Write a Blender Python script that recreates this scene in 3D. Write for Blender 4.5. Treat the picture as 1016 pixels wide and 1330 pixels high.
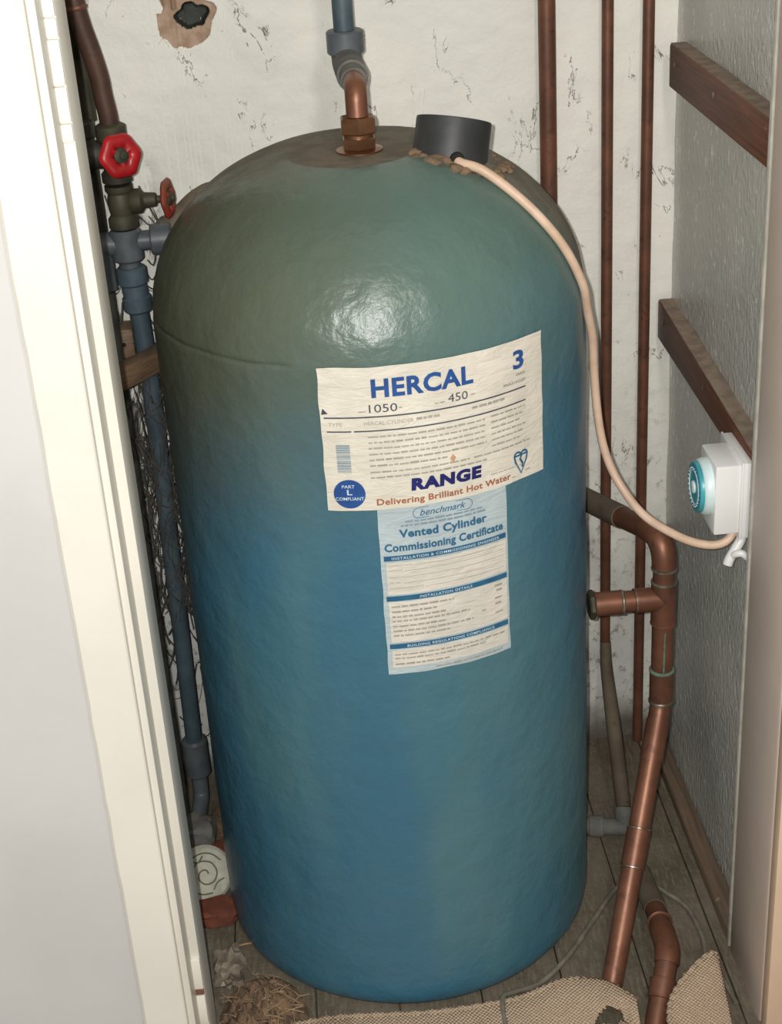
import bpy, bmesh, math, random
from mathutils import Vector, Matrix, noise
random.seed(7)
for o in list(bpy.data.objects): bpy.data.objects.remove(o)
sc = bpy.context.scene
C = sc.collection
PI = math.pi

# ------------------------------------------------------------------ camera
def make_camera():
    f, th, ro, ps = 1988.2, 0.46743, -0.066615, 0.049591
    F = Vector((math.sin(ps)*math.cos(th), math.cos(ps)*math.cos(th), -math.sin(th)))
    r0 = Vector((math.cos(ps), -math.sin(ps), 0)); u0 = r0.cross(F)
    r = r0*math.cos(ro)+u0*math.sin(ro); u = -r0*math.sin(ro)+u0*math.cos(ro)
    cd = bpy.data.cameras.new('camera'); co = bpy.data.objects.new('camera', cd); C.objects.link(co)
    cd.sensor_fit = 'VERTICAL'; cd.sensor_height = 36; cd.lens = f/1330*36; cd.clip_start = .05
    loc = Vector((-0.07534, -1.69961, 1.44062))
    M = Matrix((r, u, -F)).transposed().to_4x4(); M.translation = loc
    co.matrix_world = M
    sc.camera = co
    return loc, r, u, F
CAM, CR, CU, CF = make_camera()

# ------------------------------------------------------------------ world, lights, exposure
w = bpy.data.worlds.new('world'); sc.world = w; w.use_nodes = True
bg = w.node_tree.nodes['Background']; bg.inputs[0].default_value = (1.0, .97, .93, 1); bg.inputs[1].default_value = .36
def lamp(name, kind, loc, energy, color, size):
    l = bpy.data.lights.new(name, kind); l.energy = energy; l.color = color
    if kind == 'AREA': l.shape = 'DISK'; l.size = size
    else: l.shadow_soft_size = size
    o = bpy.data.objects.new(name, l); C.objects.link(o); o.location = loc
    return o
# the phone's flash, a few centimetres beside its lens
lamp('phone_flash', 'POINT', CAM+Vector((-.026, -.01, .02)), 80, (1.0, .985, .955), .006)
# unseen fill lamp added above and behind the camera for the room's ambient light
lamp('room_fill', 'POINT', Vector((.25, -2.1, 2.25)), 44, (1.0, .94, .86), .12)
vs = sc.view_settings
vs.view_transform = 'Standard'; vs.look = 'None'; vs.exposure = 0.0; vs.gamma = 1; vs.use_curve_mapping = False

# ------------------------------------------------------------------ materials
def lin(c):
    return tuple((v/12.92 if v <= .04045 else ((v+.055)/1.055)**2.4) for v in (x/255 for x in c))+(1,)
class N:
    def __init__(s, name):
        s.m = bpy.data.materials.new(name); s.m.use_nodes = True; s.t = s.m.node_tree; s.n = s.t.nodes; s.l = s.t.links
        s.b = s.n['Principled BSDF']
        s.tc = s.n.new('ShaderNodeTexCoord'); s.co = s.tc.outputs['Object']
    def link(s, a, b): s.l.new(a, b)
    def val(s, inp, v):
        if hasattr(v, 'links') or isinstance(v, bpy.types.NodeSocket): s.l.new(v, inp)
        else: inp.default_value = v
    def mapping(s, scale=(1,1,1), rot=(0,0,0)):
        k = s.n.new('ShaderNodeMapping'); k.inputs['Scale'].default_value = scale; k.inputs['Rotation'].default_value = rot
        s.link(s.co, k.inputs[0]); return k.outputs[0]
    def noise(s, scale, detail=4, rough=.55, vec=None, dist=0):
        k = s.n.new('ShaderNodeTexNoise'); k.inputs['Scale'].default_value = scale; k.inputs['Detail'].default_value = detail
        k.inputs['Roughness'].default_value = rough; k.inputs['Distortion'].default_value = dist
        s.link(vec or s.co, k.inputs['Vector']); return k.outputs['Fac']
    def voronoi(s, scale, feature='F1', vec=None):
        k = s.n.new('ShaderNodeTexVoronoi'); k.feature = feature; k.inputs['Scale'].default_value = scale
        s.link(vec or s.co, k.inputs['Vector']); return k.outputs['Distance']
    def math(s, op, a, b=0, c=0, clamp=False):
        k = s.n.new('ShaderNodeMath'); k.operation = op; k.use_clamp = clamp
        s.val(k.inputs[0], a); s.val(k.inputs[1], b)
        if len(k.inputs) > 2: s.val(k.inputs[2], c)
        return k.outputs[0]
    def step(s, v, a, b):
        k = s.n.new('ShaderNodeMapRange'); k.interpolation_type = 'SMOOTHSTEP'
        s.val(k.inputs[0], v); k.inputs[1].default_value = a; k.inputs[2].default_value = b
        return k.outputs[0]
    def xyz(s):
        k = s.n.new('ShaderNodeSeparateXYZ'); s.link(s.co, k.inputs[0]); return k.outputs
    def mix(s, fac, a, b):
        k = s.n.new('ShaderNodeMix'); k.data_type = 'RGBA'
        s.val(k.inputs[0], fac)
        for i, v in ((6, a), (7, b)):
            if isinstance(v, bpy.types.NodeSocket): s.l.new(v, k.inputs[i])
            else: k.inputs[i].default_value = v if len(v) == 4 else lin(v)
        return k.outputs[2]
    def attr(s, name):
        k = s.n.new('ShaderNodeAttribute'); k.attribute_name = name; return k.outputs['Fac']
    def bump(s, h, strength=.3, dist=.01, prev=None):
        k = s.n.new('ShaderNodeBump'); k.inputs['Strength'].default_value = strength; k.inputs['Distance'].default_value = dist
        s.link(h, k.inputs['Height'])
        if prev is not None: s.link(prev, k.inputs['Normal'])
        s.link(k.outputs[0], s.b.inputs['Normal']); return k.outputs[0]
    def out(s, color, rough=.5, metal=0, spec=.5, coat=0, coat_rough=.2):
        if isinstance(color, bpy.types.NodeSocket): s.link(color, s.b.inputs['Base Color'])
        else: s.b.inputs['Base Color'].default_value = color if len(color) == 4 else lin(color)
        s.val(s.b.inputs['Roughness'], rough); s.b.inputs['Metallic'].default_value = metal
        s.b.inputs['Specular IOR Level'].default_value = spec
        s.b.inputs['Coat Weight'].default_value = coat; s.b.inputs['Coat Roughness'].default_value = coat_rough
        return s.m
def simple(name, c1, c2, scale=20, rough=.5, metal=0, bump=0, bscale=60, lo=.35, hi=.65, spec=.5):
    k = N(name); col = k.mix(k.step(k.noise(scale), lo, hi), c1, c2)
    if bump: k.bump(k.noise(bscale), bump, .004)
    return k.out(col, rough, metal, spec)

def m_tank():
    k = N('tank_paint'); x, y, z = k.xyz()
    big = k.noise(5, 3); fine = k.noise(40, 5)
    g = k.math('ADD', k.math('ADD', z, k.math('MULTIPLY', big, .22)), k.math('MULTIPLY', x, -.28))
    green = k.step(g, .74, 1.06)
    blue = k.mix(k.step(k.noise(3.5, 3, vec=k.mapping((1.6, 1.6, .5))), .40, .66), (62, 110, 132), (78, 120, 130))
    grn = k.mix(k.step(k.math('ADD', x, k.math('MULTIPLY', big, .12)), -.10, .20), (88, 96, 80), (90, 116, 108))
    col = k.mix(green, blue, grn)
    # scuffs
    sc_ = k.step(k.noise(90, 6, .7), .66, .74); col = k.mix(k.math('MULTIPLY', sc_, .35), col, (40, 52, 50))
    # dust settled around the crown
    d = k.math('ADD', k.math('ADD', z, k.math('MULTIPLY', y, .55)), k.math('MULTIPLY', fine, .05))
    dust = k.step(d, 1.005, 1.075)
    dx = k.math('ADD', x, .010); dy = k.math('ADD', y, .020)
    rr = k.math('SQRT', k.math('ADD', k.math('MULTIPLY', dx, dx), k.math('MULTIPLY', dy, dy)))
    rr = k.math('ADD', rr, k.math('MULTIPLY', big, .008))
    patch = k.math('MULTIPLY', k.step(rr, .079, .072), k.step(z, .98, 1.0))
    side = k.math('MULTIPLY', k.step(k.math('ADD', y, k.math('MULTIPLY', big, .06)), -.075, -.030), k.math('MULTIPLY', k.step(k.math('ADD', z, k.math('MULTIPLY', fine, .08)), .86, .96), k.step(x, .04, .13)))
    dust = k.math('MAXIMUM', k.math('MAXIMUM', k.math('MULTIPLY', dust, .85), k.math('MULTIPLY', side, .85)), patch)
    # grimy olive film on the side next to the valves
    film = k.math('MULTIPLY', k.step(k.math('ADD', x, k.math('MULTIPLY', fine, .05)), -.08, -.24), k.step(z, .55, .78))
    col = k.mix(k.math('MULTIPLY', film, .5), col, (70, 68, 52))
    col = k.mix(dust, col, k.mix(k.step(fine, .4, .6), (120, 110, 94), (104, 96, 82)))
    b1 = k.bump(k.noise(26, 3, .5), .30, .010)
    k.bump(k.noise(95, 4, .65), .22, .004, b1)
    rough = k.math('ADD', .33, k.math('MULTIPLY', dust, .55))
    return k.out(col, rough, 0, .5)
def m_plaster():
    k = N('plaster_paint'); x, y, z = k.xyz()
    base = k.mix(k.step(k.noise(4, 4), .35, .65), (240, 238, 228), (230, 229, 220))
    low = k.step(k.math('ADD', z, k.math('MULTIPLY', k.noise(3), .4)), .95, .25)      # greyer towards the bottom of the wall
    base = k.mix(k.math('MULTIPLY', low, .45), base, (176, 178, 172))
    rid = k.math('ABSOLUTE', k.math('SUBTRACT', k.noise(16, 6, .62, k.mapping((1, 1, .55), (0, .4, 0)), .6), .5))
    crack = k.math('MULTIPLY', k.step(rid, .0075, .003), k.step(k.noise(13, 3), .53, .60))
    speck = k.step(k.noise(75, 3, .7), .71, .77)
    web = k.math('MULTIPLY', k.step(k.noise(34, 6, .72, k.mapping((1.2, 1, .5), (0, .4, 0)), .8), .49, .58),
                 k.math('MULTIPLY', k.step(k.math('ADD', x, k.math('MULTIPLY', k.noise(9), .10)), -.185, -.235), k.math('MULTIPLY', k.step(z, 1.02, .84), k.step(z, .28, .42))))
    low2 = k.math('MULTIPLY', k.step(k.noise(60, 5, .75), .54, .66), k.step(z, .75, .25))
    dirt = k.math('MAXIMUM', k.math('MAXIMUM', k.math('MULTIPLY', crack, .8), k.math('MULTIPLY', speck, .6)), k.math('MAXIMUM', k.math('MULTIPLY', web, .9), k.math('MULTIPLY', low2, .55)))
    col = k.mix(dirt, base, (70, 68, 62))
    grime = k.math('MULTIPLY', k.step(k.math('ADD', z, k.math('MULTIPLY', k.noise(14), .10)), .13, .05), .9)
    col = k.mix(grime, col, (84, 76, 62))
    ex = k.attr('exposed')
    col = k.mix(k.step(ex, .15, .35), col, k.mix(k.step(k.noise(50), .4, .6), (178, 152, 130), (156, 130, 108)))
    col = k.mix(k.step(ex, .75, .9), col, (52, 56, 52))
    b = k.bump(k.noise(60, 5, .6), .35, .006)
    return k.out(col, .6, 0, .35)
def m_rightwall():
    k = N('grey_textured_paint')
    col = k.mix(k.step(k.noise(5, 3), .35, .7), (206, 204, 196), (190, 190, 183))
    col = k.mix(k.math('MULTIPLY', k.step(k.noise(110, 3, .6, k.mapping((1, 1, .55))), .60, .68), .8), col, (240, 240, 236))  # glints on the rough paint, put into the colour as pale flecks
    b = k.bump(k.noise(120, 4, .65, k.mapping((1, 1, .6))), .9, .006)
    return k.out(col, .26, 0, .5)
def m_copper(name, c1, c2, c3, rough=.34, metal=.75):
    k = N(name)
    col = k.mix(k.step(k.noise(18, 4), .35, .65), c1, c2)
    col = k.mix(k.math('MULTIPLY', k.step(k.noise(55, 5, .7), .55, .72), .7), col, c3)
    k.bump(k.noise(120, 3), .08, .002)
    return k.out(col, k.math('ADD', rough, k.math('MULTIPLY', k.noise(30), .16)), metal, .5)
def m_rug():
    k = N('hessian_weave')
    x, y, z = k.xyz()
    wx = k.math('SINE', k.math('ADD', k.math('MULTIPLY', x, 1150), k.math('MULTIPLY', k.noise(40), 9)))
    wy = k.math('SINE', k.math('ADD', k.math('MULTIPLY', k.math('ADD', y, z), 1150), k.math('MULTIPLY', k.noise(46), 9)))
    h = k.math('ADD', k.math('MULTIPLY', k.math('MULTIPLY', wx, wy), .35), k.math('ADD', .15, k.math('MULTIPLY', k.noise(300, 3), .4)))
    col = k.mix(k.step(h, .0, .7), (160, 136, 112), (214, 192, 166))
    col = k.mix(k.math('MULTIPLY', k.step(k.noise(14, 4), .55, .7), .35), col, (120, 98, 78))
    k.bump(h, .8, .004)
    return k.out(col, .95, 0, .1)
def m_floor():
    k = N('dusty_boards')
    col = k.mix(k.step(k.noise(9, 5), .35, .65), (116, 106, 92), (94, 86, 72))
    col = k.mix(k.step(k.noise(60, 5, .7, k.mapping((4, .6, 1))), .45, .7), col, (126, 118, 102))
    col = k.mix(k.step(k.noise(110, 4, .7), .64, .72), col, (60, 52, 44))
    k.bump(k.noise(90, 5), .4, .004)
    return k.out(col, .8, 0, .25)
def m_wood(name, c1, c2, axis=(3, .5, 14), rough=.5):
    k = N(name)
    col = k.mix(k.step(k.noise(14, 5, .6, k.mapping(axis)), .35, .65), c1, c2)
    col = k.mix(k.math('MULTIPLY', k.step(k.noise(70, 4, .7), .64, .72), .5), col, (160, 140, 120))
    k.bump(k.noise(50, 4, .6, k.mapping(axis)), .25, .003)
    return k.out(col, rough, 0, .4)
def m_paper(name, c1, c2):
    k = N(name)
    col = k.mix(k.step(k.noise(22, 4), .35, .65), c1, c2)
    h = k.noise(28, 4, .6, k.mapping((1, 1, 3.2)), 1.2)
    k.bump(h, .5, .004)
    return k.out(col, .55, 0, .35)
M = dict(
    tank=m_tank(), plaster=m_plaster(), rwall=m_rightwall(), rug=m_rug(), floor=m_floor(),
    copper=m_copper('copper_bright', (136, 92, 70), (116, 76, 58), (80, 56, 46), .36, .45),
    copper_dark=m_copper('copper_dark', (122, 80, 60), (98, 66, 52), (64, 48, 40), .42, .3),
    copper_dusty=m_copper('copper_dusty', (112, 100, 84), (92, 80, 66), (74, 58, 46), .7, .1),
    brass=m_copper('brass_fitting', (156, 116, 86), (126, 90, 66), (86, 62, 48), .28, .8),
    old_brass=m_copper('old_brass', (84, 80, 62), (62, 60, 48), (46, 42, 34), .55, .35),
    iron=m_copper('brown_iron_pipe', (88, 62, 48), (70, 50, 40), (52, 40, 34), .5, .25),
    dark_pipe=simple('dark_pipe', (56, 52, 46), (42, 40, 36), 25, .6, 0, .2),
    solder=simple('solder', (176, 170, 156), (140, 128, 110), 60, .32, .8),
    patina=simple('green_patina', (110, 140, 122), (94, 112, 96), 90, .8),
    plastic=simple('slate_plastic', (96, 102, 106), (78, 84, 88), 25, .42, 0, .1),
    plastic_dusty=simple('dusty_plastic', (112, 110, 102), (88, 90, 88), 40, .75, 0, .3),
    plastic_blue=simple('slate_blue_plastic', (80, 96, 104), (64, 80, 88), 25, .5, 0, .1),
    red=simple('red_enamel', (186, 30, 34), (160, 26, 30), 40, .35, 0, .1),
    rust_red=simple('rusty_red', (150, 44, 34), (128, 72, 50), 60, .55, 0, .3),
    cap=simple('charcoal_plastic', (58, 60, 60), (46, 48, 48), 20, .5, 0, .1),
    foam=simple('cut_foam', (136, 110, 86), (102, 90, 74), 60, .95, 0, .8, 90),
    flex=simple('beige_flex', (226, 196, 172), (208, 178, 152), 30, .45),
    grey_flex=simple('grey_flex', (130, 124, 110), (104, 98, 86), 40, .7),
    white=simple('white_plastic', (232, 232, 230), (224, 224, 222), 10, .35),
    teal=simple('teal_dial', (74, 176, 178), (58, 150, 160), 30, .35),
    dialwhite=simple('dial_print', (222, 236, 236), (206, 226, 228), 30, .4),
    dialblue=simple('dial_blue', (36, 92, 160), (40, 110, 160), 30, .4),
    wood=m_wood('brown_batten', (118, 74, 54), (90, 58, 44)),
    wood_grey=m_wood('weathered_timber', (134, 108, 84), (108, 88, 70)),
    skirt=m_wood('skirting_timber', (124, 104, 86), (102, 86, 70), (14, .5, 14)),
    frame=simple('cream_gloss', (238, 234, 222), (232, 228, 216), 6, .42),
    jamb=simple('pinkish_gloss', (220, 202, 189), (212, 194, 180), 6, .6, 0, .05),
    arris_light=simple('pale_arris_light', (186, 182, 172), (168, 164, 152), 40, .8, 0, .3),  # pale tone standing for light on the jamb's arris
    dust=simple('settled_dust', (150, 134, 116), (128, 112, 98), 60, .95),
    jamb_edge=simple('peach_gloss', (240, 210, 182), (232, 202, 174), 6, .4),
    outer=simple('grey_wall_paint', (212, 211, 208), (206, 205, 202), 5, .7),
    inner=simple('old_distemper', (170, 166, 154), (150, 146, 136), 8, .8, 0, .3),
    rust=simple('rust', (140, 96, 76), (112, 76, 60), 90, .8),
    clay=simple('terracotta', (124, 68, 48), (100, 56, 42), 40, .8, 0, .2),
    web=simple('cobweb', (88, 84, 76), (70, 66, 60), 60, .95),
    straw=simple('straw', (168, 140, 108), (128, 104, 80), 60, .9),
    dirt=simple('dirt_crumbs', (132, 106, 82), (92, 76, 60), 60, .95, 0, .5),
    bag=simple('crumpled_plastic', (150, 138, 120), (108, 98, 84), 40, .5, 0, .4),
    black=simple('black_gap', (24, 22, 20), (30, 28, 24), 40, .9),
    paper=m_paper('label_paper', (228, 222, 207), (216, 210, 195)),
    cert=m_paper('certificate_blue', (186, 200, 202), (176, 190, 194)),
    cert_white=m_paper('certificate_white', (222, 216, 204), (210, 206, 194)),
    ink_blue=simple('ink_blue', (40, 84, 150), (34, 74, 136), 60, .5),
    ink_navy=simple('ink_navy', (26, 30, 96), (30, 36, 108), 60, .5),
    ink_teal=simple('ink_teal', (44, 104, 138), (36, 92, 128), 60, .5),
    ink_brown=simple('ink_brown', (168, 104, 70), (158, 96, 64), 60, .5),
    ink_grey=simple('ink_grey', (158, 153, 143), (172, 166, 154), 90, .6),
    ink_dark=simple('ink_dark', (66, 70, 82), (76, 80, 90), 90, .6),
    ink_pale=simple('ink_pale', (206, 220, 222), (196, 212, 216), 60, .6),
    ink_steel=simple('ink_steel', (120, 142, 156), (134, 152, 164), 60, .6),
    stain=simple('stain', (204, 160, 126), (190, 142, 108), 200, .7),
    rose=simple('scribble', (110, 112, 92), (96, 98, 82), 60, .8),
    disc=simple('pale_disc', (192, 190, 172), (168, 168, 150), 50, .7),
)

# ------------------------------------------------------------------ builders
ORG = {}
def thing(name, label, cat, loc, group=None):
    o = bpy.data.objects.new(name, None); C.objects.link(o); o.location = loc; o.empty_display_size = .02
    o['label'] = label; o['category'] = cat
    if group: o['group'] = group
    ORG[o] = Vector(loc); return o
def tag(o, label, cat, group=None, kind=None):
    o['label'] = label; o['category'] = cat
    if group: o['group'] = group
    if kind: o['kind'] = kind
    return o
def obj(name, geo, mat, parent=None, smooth=True, loc=None, label=None, auto=40):
    """geo = (verts, faces) in world space; the object's origin is its parent's origin (or loc)."""
    vs_, fs = geo
    org = ORG[parent] if parent else Vector(loc or (0, 0, 0))
    me = bpy.data.meshes.new(name); me.from_pydata([tuple(Vector(v)-org) for v in vs_], [], fs); me.update()
    if smooth:
        for p in me.polygons: p.use_smooth = True
        if auto: me.set_sharp_from_angle(angle=math.radians(auto))
    o = bpy.data.objects.new(name, me); C.objects.link(o)
    if mat: me.materials.append(M[mat] if isinstance(mat, str) else mat)
    if parent: o.parent = parent
    else: o.location = org
    ORG[o] = org
    if label: o['label'] = label
    return o
def stuff(o): o['kind'] = 'stuff'; return o
def struct(name, geo, mat, **k):
    o = obj(name, geo, mat, **k)
    if not o.parent: o['kind'] = 'structure'
    return o
def join(*gs):
    V, Fc = [], []
    for v, f in gs:
        n = len(V); V += list(v); Fc += [[i+n for i in q] for q in f]
    return V, Fc
def box(x0, x1, y0, y1, z0, z1, bev=0, M4=None, seg=2):
    bm = bmesh.new(); bmesh.ops.create_cube(bm, size=1)
    for v in bm.verts:
        v.co = Vector(((x0+x1)/2+v.co.x*(x1-x0), (y0+y1)/2+v.co.y*(y1-y0), (z0+z1)/2+v.co.z*(z1-z0)))
    if bev: bmesh.ops.bevel(bm, geom=list(bm.edges), offset=bev, segments=seg, profile=.5, affect='EDGES')
    if M4: bmesh.ops.transform(bm, matrix=M4, verts=list(bm.verts))
    bm.verts.index_update()
    g = ([v.co.copy() for v in bm.verts], [[v.index for v in f.verts] for f in bm.faces]); bm.free(); return g
def frame_of(d):
    d = Vector(d).normalized(); a = Vector((0, 0, 1)) if abs(d.z) < .9 else Vector((1, 0, 0))
    x = a.cross(d).normalized(); y = d.cross(x); return x, y, d
def fillet(pts, r, n=7):
    pts = [Vector(p) for p in pts]; out = [pts[0]]
    for i in range(1, len(pts)-1):
        a, b, c = pts[i-1], pts[i], pts[i+1]
        d1 = (a-b); d2 = (c-b); l1, l2 = d1.length, d2.length; d1.normalize(); d2.normalize()
        ang = d1.angle(d2)
        if ang > PI-.05: out.append(b); continue
        t = min(r/math.tan(ang/2), l1*.48, l2*.48)
        p, q = b+d1*t, b+d2*t
        for k in range(n+1):
            s = k/n; out.append(p*(1-s)**2+b*2*s*(1-s)+q*s*s)
    out.append(pts[-1]); return out
def spline(pts, n=8):
    pts = [Vector(p) for p in pts]; P = [pts[0]*2-pts[1]]+pts+[pts[-1]*2-pts[-2]]; out = []
    for i in range(1, len(P)-2):
        for k in range(n):
            t = k/n; a, b, c, d = P[i-1:i+3]
            out.append(.5*((2*b)+(c-a)*t+(2*a-5*b+4*c-d)*t*t+(3*b-a-3*c+d)*t**3))
    out.append(pts[-1]); return out
def sweep(path, rad, seg=18, cap=True):
    path = [Vector(p) for p in path]; n = len(path)
    R_ = rad if hasattr(rad, '__len__') else [rad]*n
    V, Fc = [], []; x = None
    for i, p in enumerate(path):
        d = (path[min(i+1, n-1)]-path[max(i-1, 0)]).normalized()
        if x is None: x, y, _ = frame_of(d)
        else:
            x = (x-d*x.dot(d)).normalized(); y = d.cross(x)
        for k in range(seg):
            a = 2*PI*k/seg; V.append(p+(x*math.cos(a)+y*math.sin(a))*R_[i])
    for i in range(n-1):
        for k in range(seg):
            k2 = (k+1) % seg; Fc.append([i*seg+k, i*seg+k2, (i+1)*seg+k2, (i+1)*seg+k])
    if cap: Fc.append(list(range(seg))[::-1]); Fc.append([(n-1)*seg+k for k in range(seg)])
    return V, Fc
def lathe(prof, org, axis, seg=24, cap=True):
    """prof = [(r, h)...] along axis from org"""
    x, y, d = frame_of(axis); org = Vector(org); V, Fc = [], []
    for r, h in prof:
        for k in range(seg):
            a = 2*PI*k/seg; V.append(org+d*h+(x*math.cos(a)+y*math.sin(a))*max(r, 1e-5))
    for i in range(len(prof)-1):
        for k in range(seg):
            k2 = (k+1) % seg; Fc.append([i*seg+k, i*seg+k2, (i+1)*seg+k2, (i+1)*seg+k])
    if cap: Fc.append(list(range(seg))[::-1]); Fc.append([(len(prof)-1)*seg+k for k in range(seg)])
    return V, Fc
def cyl(a, b, r, seg=20, bev=0):
    a, b = Vector(a), Vector(b); L = (b-a).length; e = bev
    return lathe([(r-e, 0), (r, e), (r, L-e), (r-e, L)] if e else [(r, 0), (r, L)], a, b-a, seg)
def hexnut(a, b, r, e=.0012): return cyl(a, b, r, 6, e)
def ring(p, axis, r, w, t=.0016, seg=20):
    p = Vector(p); d = Vector(axis).normalized()
    return lathe([(r, 0), (r+t, w*.3), (r+t, w*.7), (r, w)], p-d*w/2, d, seg)
def on(path, s):
    """point and direction at fraction s of a polyline"""
    L = [(path[i+1]-path[i]).length for i in range(len(path)-1)]; T = sum(L)*s
    for i, l in enumerate(L):
        if T <= l or i == len(L)-1: return path[i].lerp(path[i+1], T/l), (path[i+1]-path[i]).normalized()
        T -= l

# ------------------------------------------------------------------ the setting
YB, XR = .295, .432
def back_wall():
    x0, x1, z0, z1 = -.45, .45, -.02, 2.35
    hc = Vector((-.192, 0, 1.152))
    xs = [x0+(x1-x0)*i/150 for i in range(151)]
    zs = [z0+(1.25-z0)*i/220 for i in range(221)]+[1.3, 1.5, 1.8, 2.1, z1]
    # the broken hole: finer rows and columns around it
    xs = sorted(set(xs+[-.235+.001*i for i in range(100)])); zs = sorted(set(zs+[1.095+.0015*i for i in range(70)]))
    V, ex = [], []
    for z in zs:
        for x in xs:
            y = YB+.0035*noise.noise(Vector((x*9, z*9, 1)))+.0012*noise.noise(Vector((x*40, z*40, 3)))
            dx, dz = x-hc.x, z-hc.z
            a = math.atan2(dz, dx); r = math.hypot(dx*1.1, dz*.86)
            wob = 1+.20*noise.noise(Vector((math.cos(a)*1.9, math.sin(a)*1.9, 5)))+.12*noise.noise(Vector((x*70, z*70, 9)))
            ro = .032*wob
            if dz < 0: ro *= 1.25
            kx, kz = x+.183, z-1.146
            ri = 1+.30*noise.noise(Vector((math.cos(math.atan2(kz, kx))*1.4, math.sin(math.atan2(kz, kx))*1.4, 2)))+.10*noise.noise(Vector((x*55, z*55, 1)))
            r2 = math.hypot(kx/.0215, kz/.0155)
            e = 0
            if r < ro or r2 < ri*1.4:
                e = .5; y += .004+.003*noise.noise(Vector((x*60, z*22, 8)))
                if -.032 < dx < .0 and dz > .004: y -= .005*max(0, math.sin((dx+.032)*400))
            if r2 < ri: e = 1; y += .014*min(1, (ri-r2)*5)
            V.append((x, y, z)); ex.append(e)
    n = len(xs); Fc = [[j*n+i, j*n+i+1, (j+1)*n+i+1, (j+1)*n+i] for j in range(len(zs)-1) for i in range(n-1)]
    o = struct('wall_back', (V, Fc), 'plaster', auto=0)
    at = o.data.attributes.new('exposed', 'FLOAT', 'POINT'); at.data.foreach_set('value', ex)
    s = o.modifiers.new('solid', 'SOLIDIFY'); s.thickness = .05; s.offset = -1
    return o
back_wall()
def grid_wall(name, axis, at, a0, a1, z0, z1, mat, amp, step, flip):
    na, nz = int((a1-a0)/step), int((z1-z0)/step); V = []
    for j in range(nz+1):
        for i in range(na+1):
            a, z = a0+(a1-a0)*i/na, z0+(z1-z0)*j/nz
            d = at+amp*noise.noise(Vector((a*10, z*10, at*30)))
            V.append((d, a, z) if axis == 'x' else (a, d, z))
    n = na+1; Fc = [[j*n+i, j*n+i+1, (j+1)*n+i+1, (j+1)*n+i][::(-1 if flip else 1)] for j in range(nz) for i in range(na)]
    o = struct(name, (V, Fc), mat, auto=0)
    return o
grid_wall('wall_right', 'x', XR, -.34, YB+.004, -.02, 2.35, 'rwall', .002, .02, True)
grid_wall('wall_left', 'x', -.43, -.34, YB+.004, -.02, 2.35, 'inner', .002, .03, False)
struct('ceiling', box(-.45, .45, -.4, .33, 2.35, 2.40), 'inner', smooth=False)
fl = struct('floor', box(-1.6, 1.4, -2.6, .34, -.06, -.014), 'floor', smooth=False)
# floorboards running from front to back
bx0 = .179-.106*6
for i in range(11):
    a = bx0+.106*i
    if a < -.46 or a > .44: continue
    b = min(a+.1045, .45)
    yy = -.60+random.uniform(-.01, .01)
    obj('floorboard', box(a, b, yy, YB-.004, -.014, random.uniform(-.0012, .0004), .0012), 'floor', fl, smooth=False)
# left door frame: wall, architrave, jamb with rebate, stop
struct('wall_front', box(-1.6, -.325, -.36, -.30, -.02, 2.5), 'outer', smooth=False)
struct('wall_front_right', box(.43, 1.4, -.34, -.28, -.02, 2.5), 'outer', smooth=False)
struct('wall_front_top', box(-1.6, 1.4, -.36, -.28, 2.08, 2.6), 'outer', smooth=False)
def wavy_board(x0, x1, y0, y1, z0, z1):
    V, Fc = [], []; nz = 90
    for j in range(nz+1):
        z = z0+(z1-z0)*j/nz; wv = .0016*noise.noise(Vector((0, 0, z*14)))+.001*noise.noise(Vector((3, 0, z*40)))
        for x, y in ((x0+wv, y1), (x0+wv, y0+.003), (x0+.003+wv, y0), (x1-.0015, y0), (x1, y0+.0015), (x1, y1)): V.append((x, y, z))
    for j in range(nz):
        for k in range(5): Fc.append([j*6+k, j*6+k+1, (j+1)*6+k+1, (j+1)*6+k])
    Fc.append(list(range(6))); Fc.append([nz*6+k for k in range(6)][::-1])
    return V, Fc
t1 = struct('trim_1', wavy_board(-.3315, -.2822, -.375, -.36, -.014, 2.13), 'frame', auto=30)
obj('jamb_lining', box(-.32, -.2750, -.3612, -.32, -.014, 2.08, .0012), 'frame', t1)
obj('door_stop', box(-.32, -.2648, -.3198, -.25, -.014, 2.08, .0012), 'frame', t1)
t2 = struct('trim_2', box(.405, .44, -.330, -.197, -.014, 2.08, .005), 'jamb')
obj('architrave_edge', box(.4062, .47, -.352, -.3302, -.014, 2.13, .003), 'jamb_edge', t2)
obj('lit_arris_strip', box(.4035, .430, -.1968, -.187, -.012, 2.06, .0035), 'arris_light', t2)  # pale strip: light along the jamb's back arris, put in as colour
struct('trim_3', box(-.33, .47, -.375, -.25, 2.06, 2.13, .002), 'frame')
struct('baseboard_right', box(.405, .4305, -.1845, .285, -.010, .016, .004), 'skirt')
# painted-over hinges on the stop
def hinge(zs, label, rusty=False):
    t = thing('hinge', label, 'hinge', (-.270, -.322, zs[0]))
    for i in range(len(zs)-1):
        o = .0025 if i % 2 == 0 else .0012
        obj('knuckle', box(-.2752-.0006*i % .002, -.2652, -.3222-o, -.3198, zs[i]+.0006, zs[i+1]-.0006, .0009), 'rust' if (rusty and i == 1) else 'frame', t)
    return t
hinge([1.1380, 1.1550, 1.1870, 1.2273, 1.2451, 1.2750], 'cream painted-over hinge high on the door frame beside the red-wheeled valve')
hinge([.085, .1298, .1400, .1860], 'painted-over hinge with a rusty gap low on the white door frame', True)

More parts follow.
